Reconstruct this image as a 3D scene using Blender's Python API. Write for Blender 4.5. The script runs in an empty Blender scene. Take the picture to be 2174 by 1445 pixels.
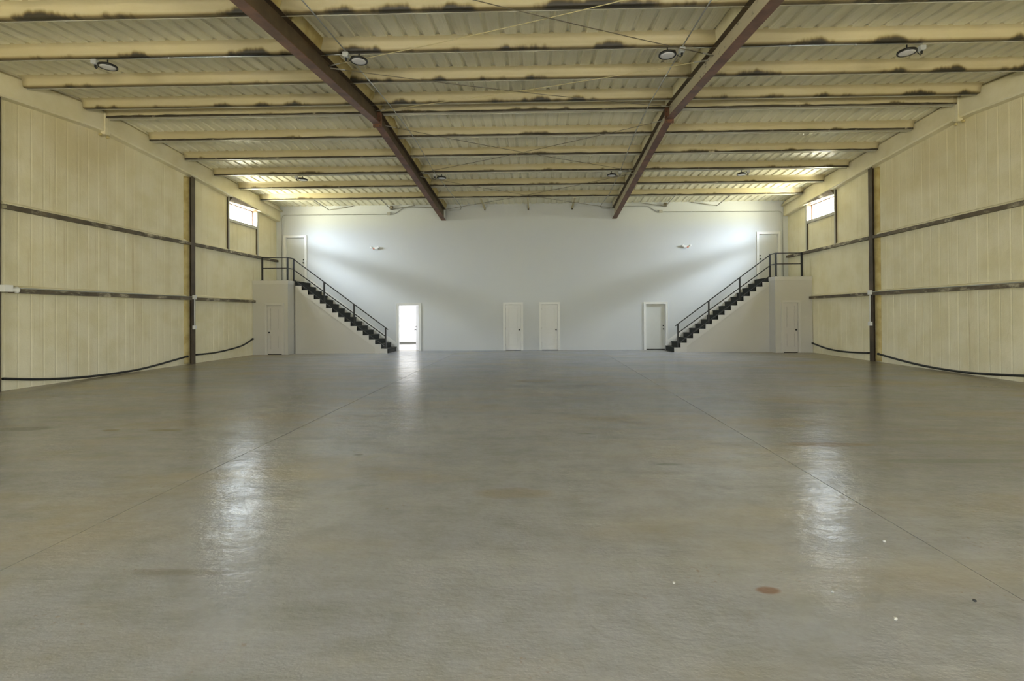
import bpy, math, random
from mathutils import Vector, Matrix, noise
random.seed(7)
S = bpy.context.scene
COL = S.collection

# ------------------------------------------------------------------ measures (metres; back wall is y = 0, camera looks along +y)
HW = 11.43                       # foam faces of the side walls
EAVE, RIDGE_Y, SB, SF = 6.549, 9.7245, 0.0672, 0.090
RIDGE_H = EAVE + SB * RIDGE_Y
FRONT = -31.0
def roof_z(y):
    d = -y
    return EAVE + SB * d if d <= RIDGE_Y else RIDGE_H - SF * (d - RIDGE_Y)

# ------------------------------------------------------------------ materials
def new_mat(name):
    m = bpy.data.materials.new(name); m.use_nodes = True
    nt = m.node_tree; nt.nodes.clear()
    out = nt.nodes.new('ShaderNodeOutputMaterial'); b = nt.nodes.new('ShaderNodeBsdfPrincipled')
    nt.links.new(b.outputs[0], out.inputs[0])
    return m, nt, b
class NG:
    """small node-graph helper"""
    def __init__(s, nt): s.nt = nt
    def n(s, t, **kw):
        nd = s.nt.nodes.new(t)
        for k, v in kw.items(): setattr(nd, k, v)
        return nd
    def link(s, a, b): s.nt.links.new(a, b)
    def put(s, sock, v):
        if hasattr(v, 'is_linked') or hasattr(v, 'links'): s.link(v, sock)
        else: sock.default_value = v
    def pos(s): return s.n('ShaderNodeNewGeometry').outputs['Position']
    def obj(s): return s.n('ShaderNodeTexCoord').outputs['Object']
    def scale(s, vec, sc, off=(0, 0, 0)):
        m = s.n('ShaderNodeMapping'); s.link(vec, m.inputs[0]); m.inputs['Scale'].default_value = sc; m.inputs['Location'].default_value = off
        return m.outputs[0]
    def noise(s, vec, sc, detail=4, rough=.55, dist=0):
        t = s.n('ShaderNodeTexNoise'); s.link(vec, t.inputs['Vector'])
        t.inputs['Scale'].default_value = sc; t.inputs['Detail'].default_value = detail
        t.inputs['Roughness'].default_value = rough; t.inputs['Distortion'].default_value = dist
        return t.outputs['Fac']
    def ramp(s, f, a, b, lo=0., hi=1.):
        t = s.n('ShaderNodeMapRange'); t.interpolation_type = 'SMOOTHSTEP'; s.link(f, t.inputs[0])
        t.inputs[1].default_value = a; t.inputs[2].default_value = b; t.inputs[3].default_value = lo; t.inputs[4].default_value = hi
        return t.outputs[0]
    def math(s, op, a, b=0.):
        t = s.n('ShaderNodeMath', operation=op); s.put(t.inputs[0], a); s.put(t.inputs[1], b)
        return t.outputs[0]
    def mix(s, f, a, b):
        t = s.n('ShaderNodeMix', data_type='RGBA'); s.put(t.inputs[0], f)
        for sock, v in ((t.inputs[6], a), (t.inputs[7], b)):
            if isinstance(v, tuple): sock.default_value = (*v, 1)
            else: s.link(v, sock)
        return t.outputs[2]
    def xyz(s, vec):
        t = s.n('ShaderNodeSeparateXYZ'); s.link(vec, t.inputs[0]); return t.outputs
    def bump(s, h, strength, dist, b):
        t = s.n('ShaderNodeBump'); s.link(h, t.inputs['Height']); t.inputs['Strength'].default_value = strength; t.inputs['Distance'].default_value = dist
        s.link(t.outputs[0], b.inputs['Normal'])
def plain(name, col, rough=.5, metal=0., var=.08, sc=8., bump=0.):
    m, nt, b = new_mat(name); g = NG(nt)
    f = g.noise(g.pos(), sc)
    lo = tuple(c * (1 - var) for c in col); hi = tuple(min(1, c * (1 + var)) for c in col)
    g.link(g.mix(f, lo, hi), b.inputs['Base Color'])
    b.inputs['Roughness'].default_value = rough; b.inputs['Metallic'].default_value = metal
    if bump: g.bump(g.noise(g.pos(), sc * 6), bump, .01, b)
    return m

M = {}
# sprayed foam: roof, walls, trim pieces
FOAM_A, FOAM_B, FOAM_TAN = (.74, .69, .52), (.67, .615, .42), (.55, .46, .26)
def foam_mat(name, kind):
    m, nt, b = new_mat(name); g = NG(nt); p = g.pos()
    big = g.noise(p, .22, 3); mid = g.noise(p, 1.6, 5)
    c = g.mix(g.ramp(mid, .35, .7), FOAM_A, FOAM_B)
    if kind == 'purlin': c = g.mix(.75, c, (.42, .35, .19))
    if kind == 'roof': c = g.mix(.85, c, (.88, .845, .665))
    if kind == 'wall':
        st = g.noise(g.scale(p, (1, 2.2, .16)), 1.0, 4)                       # long runs down the ribs
        c = g.mix(g.math('MULTIPLY', g.ramp(st, .50, .80), .30), c, FOAM_TAN)
        z = g.xyz(p)[2]
        up = g.math('MULTIPLY', g.ramp(g.math('ADD', z, g.math('MULTIPLY', g.noise(p, .7, 4), 1.6)), 5.4, 6.4), g.ramp(big, .4, .62))
        c = g.mix(g.math('MULTIPLY', up, .5), c, FOAM_TAN)                    # browner foam sprayed last, along the top
        thin = g.noise(g.scale(p, (1, 14, .25)), 1.0, 2)
        c = g.mix(g.math('MULTIPLY', g.ramp(thin, .62, .74), .35), c, (.42, .31, .12))
        b.inputs['Roughness'].default_value = .5
        g.bump(g.math('ADD', g.noise(g.scale(p, (1, 1, .35)), 5, 4), g.math('MULTIPLY', g.noise(p, 30, 3), .35)), .35, .02, b)
    elif kind == 'roof':
        st = g.noise(g.scale(p, (2.5, .5, 1)), 1.0, 4)
        c = g.mix(g.math('MULTIPLY', g.ramp(st, .5, .75), .35), c, (.50, .43, .24))
        
        b.inputs['Roughness'].default_value = .31
        g.bump(g.math('ADD', g.math('MULTIPLY', g.noise(g.scale(p, (9.8, .22, 1)), 1.5, 4, .6), 1.5), g.math('ADD', g.noise(g.scale(p, (1, .6, 1)), 7, 4), g.math('MULTIPLY', g.noise(p, 34, 3), .4))), .75, .022, b)
    elif kind == 'purlin':
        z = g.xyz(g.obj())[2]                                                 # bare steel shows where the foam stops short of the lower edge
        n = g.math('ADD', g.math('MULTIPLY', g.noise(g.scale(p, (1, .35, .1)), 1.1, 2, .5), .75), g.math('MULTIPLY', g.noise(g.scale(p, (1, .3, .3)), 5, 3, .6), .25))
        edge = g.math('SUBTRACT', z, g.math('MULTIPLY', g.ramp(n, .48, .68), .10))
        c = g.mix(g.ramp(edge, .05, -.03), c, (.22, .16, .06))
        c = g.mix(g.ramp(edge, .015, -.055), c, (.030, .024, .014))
        b.inputs['Roughness'].default_value = .5
        g.bump(g.noise(p, 9, 4), .3, .02, b)
    elif kind == 'tan':
        c = g.mix(g.ramp(g.noise(p, 3, 4), .35, .7), (.50, .41, .19), (.36, .27, .09))
        b.inputs['Roughness'].default_value = .6
        g.bump(g.noise(p, 12, 4), .5, .02, b)
    else:
        c = g.mix(g.math('MULTIPLY', g.ramp(big, .4, .7), .3), c, FOAM_TAN)
        b.inputs['Roughness'].default_value = .5
        g.bump(g.noise(p, 7, 4), .3, .02, b)
    g.link(c, b.inputs['Base Color'])
    return m
for k in ('wall', 'roof', 'purlin', 'tan', 'band'): M['foam_' + k] = foam_mat('sprayed_foam_' + k, k)

def floor_mat():
    m, nt, b = new_mat('polished_concrete'); g = NG(nt); p = g.pos()
    big = g.noise(p, .22, 2, .5); med = g.noise(g.scale(p, (.7, 1.2, 1)), .9, 3, .5); sm = g.noise(p, 3.5, 4, .55); fine = g.noise(p, 24, 3, .6)
    c = g.mix(g.ramp(big, .2, .8), (.245, .252, .280), (.385, .388, .425))
    c = g.mix(g.math('MULTIPLY', g.ramp(med, .3, .8), .45), c, (.385, .39, .425))
    c = g.mix(g.math('MULTIPLY', g.ramp(sm, .4, .7), .38), c, (.215, .215, .20))
    c = g.mix(g.math('MULTIPLY', g.ramp(fine, .4, .8), .22), c, (.20, .195, .18))
    w = g.noise(g.scale(p, (.6, 1.3, 1), (31, 7, 0)), .6, 4, .6)
    c = g.mix(g.math('MULTIPLY', g.ramp(w, .44, .72), .7), c, (.345, .305, .24))      # tan wash marks
    sw = g.noise(g.scale(p, (.35, 1.5, 1), (3, 9, 0)), 1.3, 4, .6)
    c = g.mix(g.math('MULTIPLY', g.ramp(sw, .45, .75), .32), c, (.43, .435, .43))     # trowel sweeps
    sw2 = g.noise(g.scale(p, (.4, 1.8, 1), (13, 2, 0)), 1.6, 4, .6)
    c = g.mix(g.math('MULTIPLY', g.ramp(sw2, .48, .75), .28), c, (.19, .195, .185))
    sp = g.noise(p, 1.9, 2); sp2 = g.noise(p, 26, 2)
    c = g.mix(g.math('MULTIPLY', g.math('MULTIPLY', g.ramp(sp, .55, .7), g.ramp(sp2, .58, .75)), .5), c, (.20, .12, .06))   # rusty specks
    x, y, z = g.xyz(p)
    ed = g.math('ADD', g.math('ABSOLUTE', x), g.math('MULTIPLY', g.math('SUBTRACT', w, .5), 5.0))
    c = g.mix(g.math('MULTIPLY', g.ramp(ed, 8.6, 11.4), .6), c, (.285, .235, .125))      # foam dust trodden in along the side walls
    # an old dark spill near the left wall, a tan edge along the right wall, small stains
    for (sx, sy, rx, ry, k, col) in ((-7.1, -15.63, .42, .16, .7, (.12, .125, .125)), (-5.74, -15.72, .14, .07, .6, (.17, .11, .04)), (-4.95, -15.72, .26, .07, .55, (.19, .13, .05)),
                                    (.29, -10.43, .55, .28, .5, (.24, .17, .08)), (2.08, -11.04, .8, .3, .35, (.25, .18, .09)), (.14, -18.25, .35, .16, .4, (.24, .18, .10)),
                                    (1.71, -19.86, .07, .04, .7, (.20, .09, .04)), (10.05, -11.57, .4, .12, .5, (.12, .12, .12)), (3.9, -16.5, .6, .12, .5, (.24, .15, .08)),
                                    (-1.73, -16.98, .06, .035, .7, (.10, .09, .08)), (1.75, -17.34, .18, .05, .5, (.13, .135, .13)), (.99, -15.92, .12, .05, .5, (.16, .15, .14)), (-1.89, -19.7, .35, .05, .45, (.17, .14, .12)),
                                    (4.9, -17.2, .9, .10, .45, (.16, .17, .17)), (5.6, -16.4, 1.1, .12, .4, (.16, .17, .17)), (6.88, -11.51, .3, .1, .5, (.17, .13, .08))):
        ex = g.math('DIVIDE', g.math('SUBTRACT', x, sx), rx); ey = g.math('DIVIDE', g.math('SUBTRACT', y, sy), ry)
        r = g.math('ADD', g.math('MULTIPLY', ex, ex), g.math('MULTIPLY', ey, ey))
        r = g.math('ADD', r, g.math('MULTIPLY', g.math('SUBTRACT', sm, .5), 2.0))
        c = g.mix(g.math('MULTIPLY', g.ramp(r, 1.3, .2), k), c, col)
    g.link(c, b.inputs['Base Color'])
    g.link(g.ramp(g.math('ADD', g.math('MULTIPLY', sm, .5), g.math('MULTIPLY', sw, .5)), .3, .7, .20, .255), b.inputs["Roughness"]); g.link(g.math("MULTIPLY", g.ramp(g.noise(g.scale(p, (.7, 1.5, 1), (5, 5, 0)), 1.6, 4, .6), .36, .66, .05, .24), g.ramp(g.noise(p, 9, 4, .65), .35, .65, .45, 1.25)), b.inputs["Specular IOR Level"])
    h = g.math('ADD', g.noise(g.scale(p, (.6, 1.2, 1)), 4.5, 5, .65), g.math('MULTIPLY', fine, .25))
    g.bump(h, .34, .02, b)
    return m
M['floor'] = floor_mat()
def drywall(name, col):
    m, nt, b = new_mat(name); g = NG(nt); p = g.pos()
    g.link(g.mix(g.noise(p, .5, 3), tuple(c * .97 for c in col), col), b.inputs['Base Color'])
    b.inputs['Roughness'].default_value = .55
    g.bump(g.noise(p, 55, 3), .12, .01, b)
    return m
M['drywall'] = drywall('painted_drywall', (.575, .598, .635))
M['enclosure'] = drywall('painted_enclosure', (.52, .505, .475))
M['trim'] = plain('white_trim_paint', (.72, .725, .73), .35, var=.02)
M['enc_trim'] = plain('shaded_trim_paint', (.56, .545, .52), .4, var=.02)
M['door'] = plain('white_door_paint', (.68, .685, .70), .38, var=.02)
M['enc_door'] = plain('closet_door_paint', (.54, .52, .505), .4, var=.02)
M['door_grey'] = plain('grey_door_paint', (.55, .565, .56), .4, var=.03)
M['black'] = plain('black_powder_coat', (.010, .010, .011), .42, var=.2)
M['tread'] = plain('dark_stair_carpet', (.028, .030, .026), .9, var=.35, sc=40, bump=.4)
M['gap'] = plain('dark_gap', (.01, .01, .01), .9)
def rust(name, col, dust=0.):
    m, nt, b = new_mat(name); g = NG(nt); p = g.pos()
    c = g.mix(g.ramp(g.noise(p, 2.5, 6), .35, .7), tuple(x * .7 for x in col), tuple(min(1, x * 1.25) for x in col))
    if dust:
        n = g.noise(g.scale(p, (1, .5, 1)), 3.0, 6, .65)
        c = g.mix(g.ramp(n, .66 - dust * .5, .80 - dust * .4), c, (.50, .45, .34))
        n2 = g.noise(g.scale(p, (1, .6, 1)), 6.5, 5, .6)
        c = g.mix(g.math('MULTIPLY', g.ramp(n2, .60, .66), .8), c, (.10, .09, .07))
    g.link(c, b.inputs['Base Color']); b.inputs['Roughness'].default_value = .55
    g.bump(g.noise(p, 25, 3), .15, .01, b)
    return m
M['primer'] = rust('red_oxide_primer', (.165, .074, .046))
M['primer_dark'] = rust('brown_web_primer', (.085, .055, .027))
M['primer_dust'] = rust('foam_dusted_primer', (.11, .075, .05), .95)
M['steel_brown'] = rust('brown_girt_steel', (.105, .082, .050), .3)
M['steel_col'] = rust('brown_column_steel', (.070, .050, .032))
M['steel_grey'] = plain('grey_steel', (.40, .39, .36), .5, .0, var=.15, sc=4)
M['flange'] = rust('bare_purlin_flange', (.05, .040, .024), .12)
M['lip'] = plain('galvanised_lip', (.50, .48, .40), .4, .3, var=.2, sc=3)
M['galv'] = plain('galvanised_conduit', (.42, .43, .43), .35, .6, var=.1)
M['box_grey'] = plain('grey_box_metal', (.52, .54, .56), .45, .3, var=.1)
M['box_white'] = plain('white_box_plastic', (.72, .72, .74), .4, var=.03)
M['rod'] = plain('brace_rod_steel', (.16, .14, .10), .5, .2, var=.25, sc=2)
M['rod_foam'] = plain('foam_dusted_rod', (.55, .48, .28), .6, var=.2, sc=2)
M['lens'] = plain('frosted_lens', (.66, .66, .71), .3, var=.02)
M['rubber'] = plain('black_rubber', (.009, .010, .011), .38, var=.2)
M['red'] = plain('red_lens', (.55, .06, .04), .4)
M['brass'] = plain('dark_bronze', (.012, .011, .010), .35, .3)
def glass_mat():
    m = bpy.data.materials.new('window_glass'); m.use_nodes = True; nt = m.node_tree; nt.nodes.clear()
    o = nt.nodes.new('ShaderNodeOutputMaterial'); mx = nt.nodes.new('ShaderNodeMixShader')
    tr = nt.nodes.new('ShaderNodeBsdfTransparent'); gl = nt.nodes.new('ShaderNodeBsdfGlossy'); gl.inputs['Roughness'].default_value = .02
    tr.inputs[0].default_value = (.93, .95, .95, 1)
    mx.inputs[0].default_value = .06; nt.links.new(tr.outputs[0], mx.inputs[1]); nt.links.new(gl.outputs[0], mx.inputs[2]); nt.links.new(mx.outputs[0], o.inputs[0])
    return m
M['glass'] = glass_mat()

# ------------------------------------------------------------------ mesh helpers
ORIGIN = {}
class MB:
    def __init__(s): s.v = []; s.f = []; s.sm = []
    def quad(s, *pts, smooth=False):
        i = len(s.v); s.v += [tuple(p) for p in pts]; s.f.append(tuple(range(i, i + len(pts)))); s.sm.append(smooth)
    def box(s, x0, x1, y0, y1, z0, z1):
        x0, x1 = sorted((x0, x1)); y0, y1 = sorted((y0, y1)); z0, z1 = sorted((z0, z1))
        i = len(s.v)
        s.v += [(x0, y0, z0), (x1, y0, z0), (x1, y1, z0), (x0, y1, z0), (x0, y0, z1), (x1, y0, z1), (x1, y1, z1), (x0, y1, z1)]
        for f in ((3, 2, 1, 0), (4, 5, 6, 7), (0, 1, 5, 4), (1, 2, 6, 5), (2, 3, 7, 6), (3, 0, 4, 7)):
            s.f.append(tuple(i + k for k in f)); s.sm.append(False)
        return s
    def bevbox(s, x0, x1, y0, y1, z0, z1, r):
        """box with its four x-z (front) corners rounded off, extruded along y"""
        pts = []
        for cx, cz, a0 in ((x1 - r, z1 - r, 0), (x0 + r, z1 - r, 90), (x0 + r, z0 + r, 180), (x1 - r, z0 + r, 270)):
            for k in range(4):
                a = math.radians(a0 + 30 * k); pts.append((cx + r * math.cos(a), cz + r * math.sin(a)))
        return s.prism([(x, z) for x, z in pts], 'y', y0, y1)
    def prism(s, poly, ax, a, b):
        """polygon in the two remaining axes, extruded along ax from a to b"""
        def P(p, t): return {'x': (t, p[0], p[1]), 'y': (p[0], t, p[1]), 'z': (p[0], p[1], t)}[ax]
        n = len(poly); i = len(s.v)
        s.v += [P(p, a) for p in poly] + [P(p, b) for p in poly]
        s.f.append(tuple(range(i, i + n))); s.f.append(tuple(range(i + 2 * n - 1, i + n - 1, -1))); s.sm += [False, False]
        for k in range(n):
            s.f.append((i + k, i + (k + 1) % n, i + n + (k + 1) % n, i + n + k)); s.sm.append(False)
        return s
    def tube(s, pts, r, n=10, caps=True):
        pts = [Vector(p) for p in pts]; rings = []; up = None
        for k, p in enumerate(pts):
            d = (pts[min(k + 1, len(pts) - 1)] - pts[max(k - 1, 0)]).normalized()
            if up is None:
                up = Vector((0, 0, 1)) if abs(d.z) < .9 else Vector((0, 1, 0))
            a = d.cross(up).normalized(); up = a.cross(d).normalized()
            rr = r[k] if isinstance(r, (list, tuple)) else r
            i = len(s.v); rings.append(i)
            s.v += [tuple(p + a * (rr * math.cos(2 * math.pi * j / n)) + up * (rr * math.sin(2 * math.pi * j / n))) for j in range(n)]
        for q in range(len(rings) - 1):
            for j in range(n):
                s.f.append((rings[q] + j, rings[q] + (j + 1) % n, rings[q + 1] + (j + 1) % n, rings[q + 1] + j)); s.sm.append(True)
        if caps:
            s.f.append(tuple(rings[0] + j for j in range(n))[::-1]); s.f.append(tuple(rings[-1] + j for j in range(n))); s.sm += [False, False]
        return s
    def lathe(s, prof, c, n=32, axis='z', smooth=True):
        """prof: list of (radius, height) about an axis through c"""
        rings = []
        for (r, h) in prof:
            i = len(s.v); rings.append(i)
            for j in range(n):
                a = 2 * math.pi * j / n; u, w = r * math.cos(a), r * math.sin(a)
                s.v.append({'z': (c[0] + u, c[1] + w, c[2] + h), 'y': (c[0] + u, c[1] + h, c[2] + w), 'x': (c[0] + h, c[1] + u, c[2] + w)}[axis])
        for q in range(len(rings) - 1):
            for j in range(n):
                s.f.append((rings[q] + j, rings[q] + (j + 1) % n, rings[q + 1] + (j + 1) % n, rings[q + 1] + j)); s.sm.append(smooth)
        s.f.append(tuple(rings[0] + j for j in range(n))[::-1]); s.f.append(tuple(rings[-1] + j for j in range(n))); s.sm += [False, False]
        return s
    def relief(s, us, vs, depth, P, back):
        """grid of cells, each at its own depth (None = hole), closed at the back"""
        nu, nv = len(us) - 1, len(vs) - 1
        D = [[depth((us[i] + us[i + 1]) / 2, j) for j in range(nv)] for i in range(nu)]
        for i in range(nu):
            for j in range(nv):
                d = D[i][j]
                if d is None: continue
                u0, u1, v0, v1 = us[i], us[i + 1], vs[j], vs[j + 1]
                s.quad(P(u0, v0, d), P(u1, v0, d), P(u1, v1, d), P(u0, v1, d))
                s.quad(P(u0, v0, back), P(u0, v1, back), P(u1, v1, back), P(u1, v0, back))
                for (ii, jj, a, b) in ((i - 1, j, (u0, v0), (u0, v1)), (i + 1, j, (u1, v0), (u1, v1)), (i, j - 1, (u0, v0), (u1, v0)), (i, j + 1, (u0, v1), (u1, v1))):
                    o = D[ii][jj] if 0 <= ii < nu and 0 <= jj < nv else None
                    if o is None: s.quad(P(*a, d), P(*b, d), P(*b, back), P(*a, back))
                    elif o > d: s.quad(P(*a, d), P(*b, d), P(*b, o), P(*a, o))
        return s
    def build(s, name, mat, parent=None, origin=None, merge=True, recalc=True):
        import bmesh
        if parent is not None: o0 = ORIGIN[parent.name]
        elif origin is not None: o0 = Vector(origin)
        else:
            xs, ys, zs = zip(*s.v); o0 = Vector(((min(xs) + max(xs)) / 2, (min(ys) + max(ys)) / 2, min(zs)))
        me = bpy.data.meshes.new(name)
        me.from_pydata([(x - o0.x, y - o0.y, z - o0.z) for x, y, z in s.v], [], s.f)
        for p, k in zip(me.polygons, s.sm): p.use_smooth = k
        bm = bmesh.new(); bm.from_mesh(me)
        if merge: bmesh.ops.remove_doubles(bm, verts=bm.verts, dist=1e-5)
        if recalc: bmesh.ops.recalc_face_normals(bm, faces=bm.faces)
        bm.to_mesh(me); bm.free()
        mats = mat if isinstance(mat, list) else [mat]
        for mm in mats: me.materials.append(mm)
        ob = bpy.data.objects.new(name, me); COL.objects.link(ob)
        if parent is not None: ob.parent = parent
        else: ob.location = o0
        ORIGIN[ob.name] = o0
        return ob
def empty(name, loc):
    o = bpy.data.objects.new(name, None); COL.objects.link(o); o.location = loc; o.empty_display_size = .2
    ORIGIN[o.name] = Vector(loc); return o
def tag(o, label, cat, group=None):
    o['label'] = label; o['category'] = cat
    if group: o['group'] = group
    return o
def struct(o, label, cat):
    o['kind'] = 'structure'; o['label'] = label; o['category'] = cat; return o
def lin(a, b, n): return [a + (b - a) * k / n for k in range(n + 1)]
def smooth_path(pts, n=6):
    P = [Vector(p) for p in pts]; out = []
    for i in range(len(P) - 1):
        p0 = P[max(i - 1, 0)]; p1 = P[i]; p2 = P[i + 1]; p3 = P[min(i + 2, len(P) - 1)]
        for k in range(n):
            t = k / n
            out.append(.5 * ((2 * p1) + (-p0 + p2) * t + (2 * p0 - 5 * p1 + 4 * p2 - p3) * t * t + (-p0 + 3 * p1 - 3 * p2 + p3) * t ** 3))
    out.append(P[-1]); return out
def bend_path(pts, r=.12, n=5):
    """polyline whose corners are rounded like bent conduit"""
    P = [Vector(p) for p in pts]; out = [P[0]]
    for i in range(1, len(P) - 1):
        a = (P[i - 1] - P[i]); b = (P[i + 1] - P[i]); q = min(r, a.length * .45, b.length * .45)
        s0 = P[i] + a.normalized() * q; s1 = P[i] + b.normalized() * q
        for k in range(n + 1):
            t = k / n; out.append((1 - t) ** 2 * s0 + 2 * t * (1 - t) * P[i] + t * t * s1)
    out.append(P[-1]); return out

# ------------------------------------------------------------------ floor, walls, roof
JOINT = 3.09
m = MB()
us = sorted([-13, 13, -JOINT - .004, -JOINT + .004, JOINT - .004, JOINT + .004])
vs = [FRONT - 2, -8.0, 7.0]
vs = [FRONT - 2, 0.0, 7.0]
m.relief(us, vs, lambda u, j: .012 if (abs(abs(u) - JOINT) < .003 and j == 0) else 0., lambda u, v, d: (u, v, -d), .3)
fl = m.build('floor', M['floor'], origin=(0, 0, 0)); struct(fl, 'broad polished grey concrete floor with two long saw-cut joints', 'floor')

RIB = .3048
def rib_lines(a, b, w=.07):
    out = [a]; k = math.ceil(a / RIB)
    while k * RIB + w < b:
        x = k * RIB
        if x > a + .01: out += [x, x + w * .25, x + w * .7, x + w, x + w + .11]
        k += 1
    out = [u for u in out if u < b - .005] + [b]
    return sorted(set(round(u, 4) for u in out))
def rib_depth(u, depth, w=.07):
    t = u - math.floor(u / RIB + 1e-3) * RIB
    return depth if w * .2 < t < w * .72 else 0.
# side walls with a clerestory hole each
WY0, WY1, WZ0, WZ1 = -3.62, -1.70, 5.34, 6.00
for sgn, nm in ((-1, 'left'), (1, 'right')):
    us = sorted(set(rib_lines(FRONT, 0.0) + [WY0, WY1]))
    vs = [0., 4.05, WZ0, WZ1, 99.]
    def P(u, v, d, sgn=sgn):
        x = HW + (rib_depth(u, .006, .05) if d == 0 else d) + .004 * math.sin(u * 1.9)
        return (sgn * x, u, roof_z(u) + .04 if v == 99. else v)
    m = MB().relief(us, vs, lambda u, j: None if (j == 2 and WY0 < u < WY1) else 0., P, .20)
    w = m.build('wall_' + nm, M['foam_wall'], origin=(sgn * HW, 0, 0))
    struct(w, f'{nm} side wall sprayed with ribbed cream foam, window high near the back', 'wall')

# back wall with door openings
DOORS = [(-5.89, -4.96, 0, 2.05), (-1.08, -.37, 0, 2.05), (.54, 1.27, 0, 2.05), (5.17, 6.04, 0, 2.03), (-10.99, -10.13, 3.07, 5.14), (10.15, 11.0, 3.07, 5.09)]
us = sorted(set([-11.62, 11.62] + [d[0] for d in DOORS] + [d[1] for d in DOORS]))
vs = [0., 2.03, 2.05, 3.07, 5.09, 5.14, EAVE + .03]
def bw(u, j):
    z = (vs[j] + vs[j + 1]) / 2
    return None if any(a < u < b and c < z < d for a, b, c, d in DOORS) else 0.
m = MB().relief(us, vs, bw, lambda u, v, d: (u, d, v), .15)
w = m.build('wall_back', M['drywall'], origin=(0, 0, 0)); struct(w, 'tall white painted back wall with four ground-floor doors', 'wall')
# front wall behind the camera: three raised roll-up doorways
OPEN = [(-7.6, -4.4), (4.4, 7.6)]
us = sorted([-11.62, 11.62] + [x for o in OPEN for x in o]); vs = [0, 2.6, roof_z(FRONT) + .05]
m = MB().relief(us, vs, lambda u, j: None if (j == 0 and any(a < u < b for a, b in OPEN)) else 0., lambda u, v, d: (u, FRONT + .0 - d, v), .2)
w = m.build('wall_front', M['foam_band'], origin=(0, FRONT, 0)); struct(w, 'front wall behind the viewpoint with two open doorways', 'wall')

# roof deck
us = rib_lines(-11.6, 11.6, .10)
m = MB()
ys = [0.14, -RIDGE_Y, FRONT - .2]
for k in range(2):
    ya, yb = ys[k], ys[k + 1]
    ds = [RIB and rib_depth(u, .036, .10) for u in us]
    nrow = 12
    rows = lin(ya, yb, nrow)
    for r_ in range(nrow):
        for i in range(len(us) - 1):
            q = lambda i, y: (us[i], y, roof_z(y) + ds[i])
            m.quad(q(i, rows[r_]), q(i + 1, rows[r_]), q(i + 1, rows[r_ + 1]), q(i, rows[r_ + 1]))
    m.quad((-11.65, ya, roof_z(ya) + .12), (11.65, ya, roof_z(ya) + .12), (11.65, yb, roof_z(yb) + .12), (-11.65, yb, roof_z(yb) + .12))
c = m.build('ceiling', M['foam_roof'], origin=(0, 0, EAVE), recalc=False); struct(c, 'low pitched ribbed roof deck sprayed with cream foam', 'ceiling')

# foam-covered end frames along the tops of the side walls
def band_z(y):
    d = -y
    pts = [(0, 5.85), (1.44, 5.98), (4, 6.18), (6.19, 6.37), (9.45, 6.60), (12.04, 6.42), (31, 4.7)]
    for (a, za), (b, zb) in zip(pts, pts[1:]):
        if a <= d <= b: return za + (zb - za) * (d - a) / (b - a)
    return pts[-1][1]
for sgn, nm in ((-1, 'left'), (1, 'right')):
    root = empty('end_rafter', (sgn * 11.33, -9.45, band_z(-9.45)))
    tag(root, f'foam-covered end rafter running along the top of the {nm} wall', 'rafter', 'foam-covered end rafters')
    m = MB(); ys = lin(-.01, FRONT + .3, 60)
    prof = lambda y: [(HW + .02, band_z(y) - .0), (HW - .17, band_z(y) + .015), (HW - .20, band_z(y) + .05), (HW - .185, roof_z(y) - .06), (HW - .12, roof_z(y) - .004), (HW + .02, roof_z(y) - .004)]
    for a, b in zip(ys, ys[1:]):
        pa, pb = prof(a), prof(b)
        for k in range(len(pa) - 1):
            m.quad((sgn * pa[k][0], a, pa[k][1]), (sgn * pa[k + 1][0], a, pa[k + 1][1]), (sgn * pb[k + 1][0], b, pb[k + 1][1]), (sgn * pb[k][0], b, pb[k][1]))
    for y in (ys[0], ys[-1]): m.quad(*[(sgn * p[0], y, p[1]) for p in prof(y)])
    m.build('foam_band', M['foam_band'], root)
    m = MB(); z0, z1 = band_z(-9.3) - .05, roof_z(-9.3) - .03
    m.box(sgn * (HW - .222), sgn * (HW - .10), -9.36, -9.31, z0, z1); m.box(sgn * (HW - .222), sgn * (HW - .10), -9.45, -9.37, z0 - .02, z1)
    m.build('splice_plate', M['foam_band'], root)
    for yy in (-9.27, -9.50):
        MB().lathe([(.03, 0), (.045, .02), (.04, .05), (.015, .065)], (sgn * 11.3, yy, z0 - .07), 10).build('bolt_head', M['foam_tan'], root)

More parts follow.
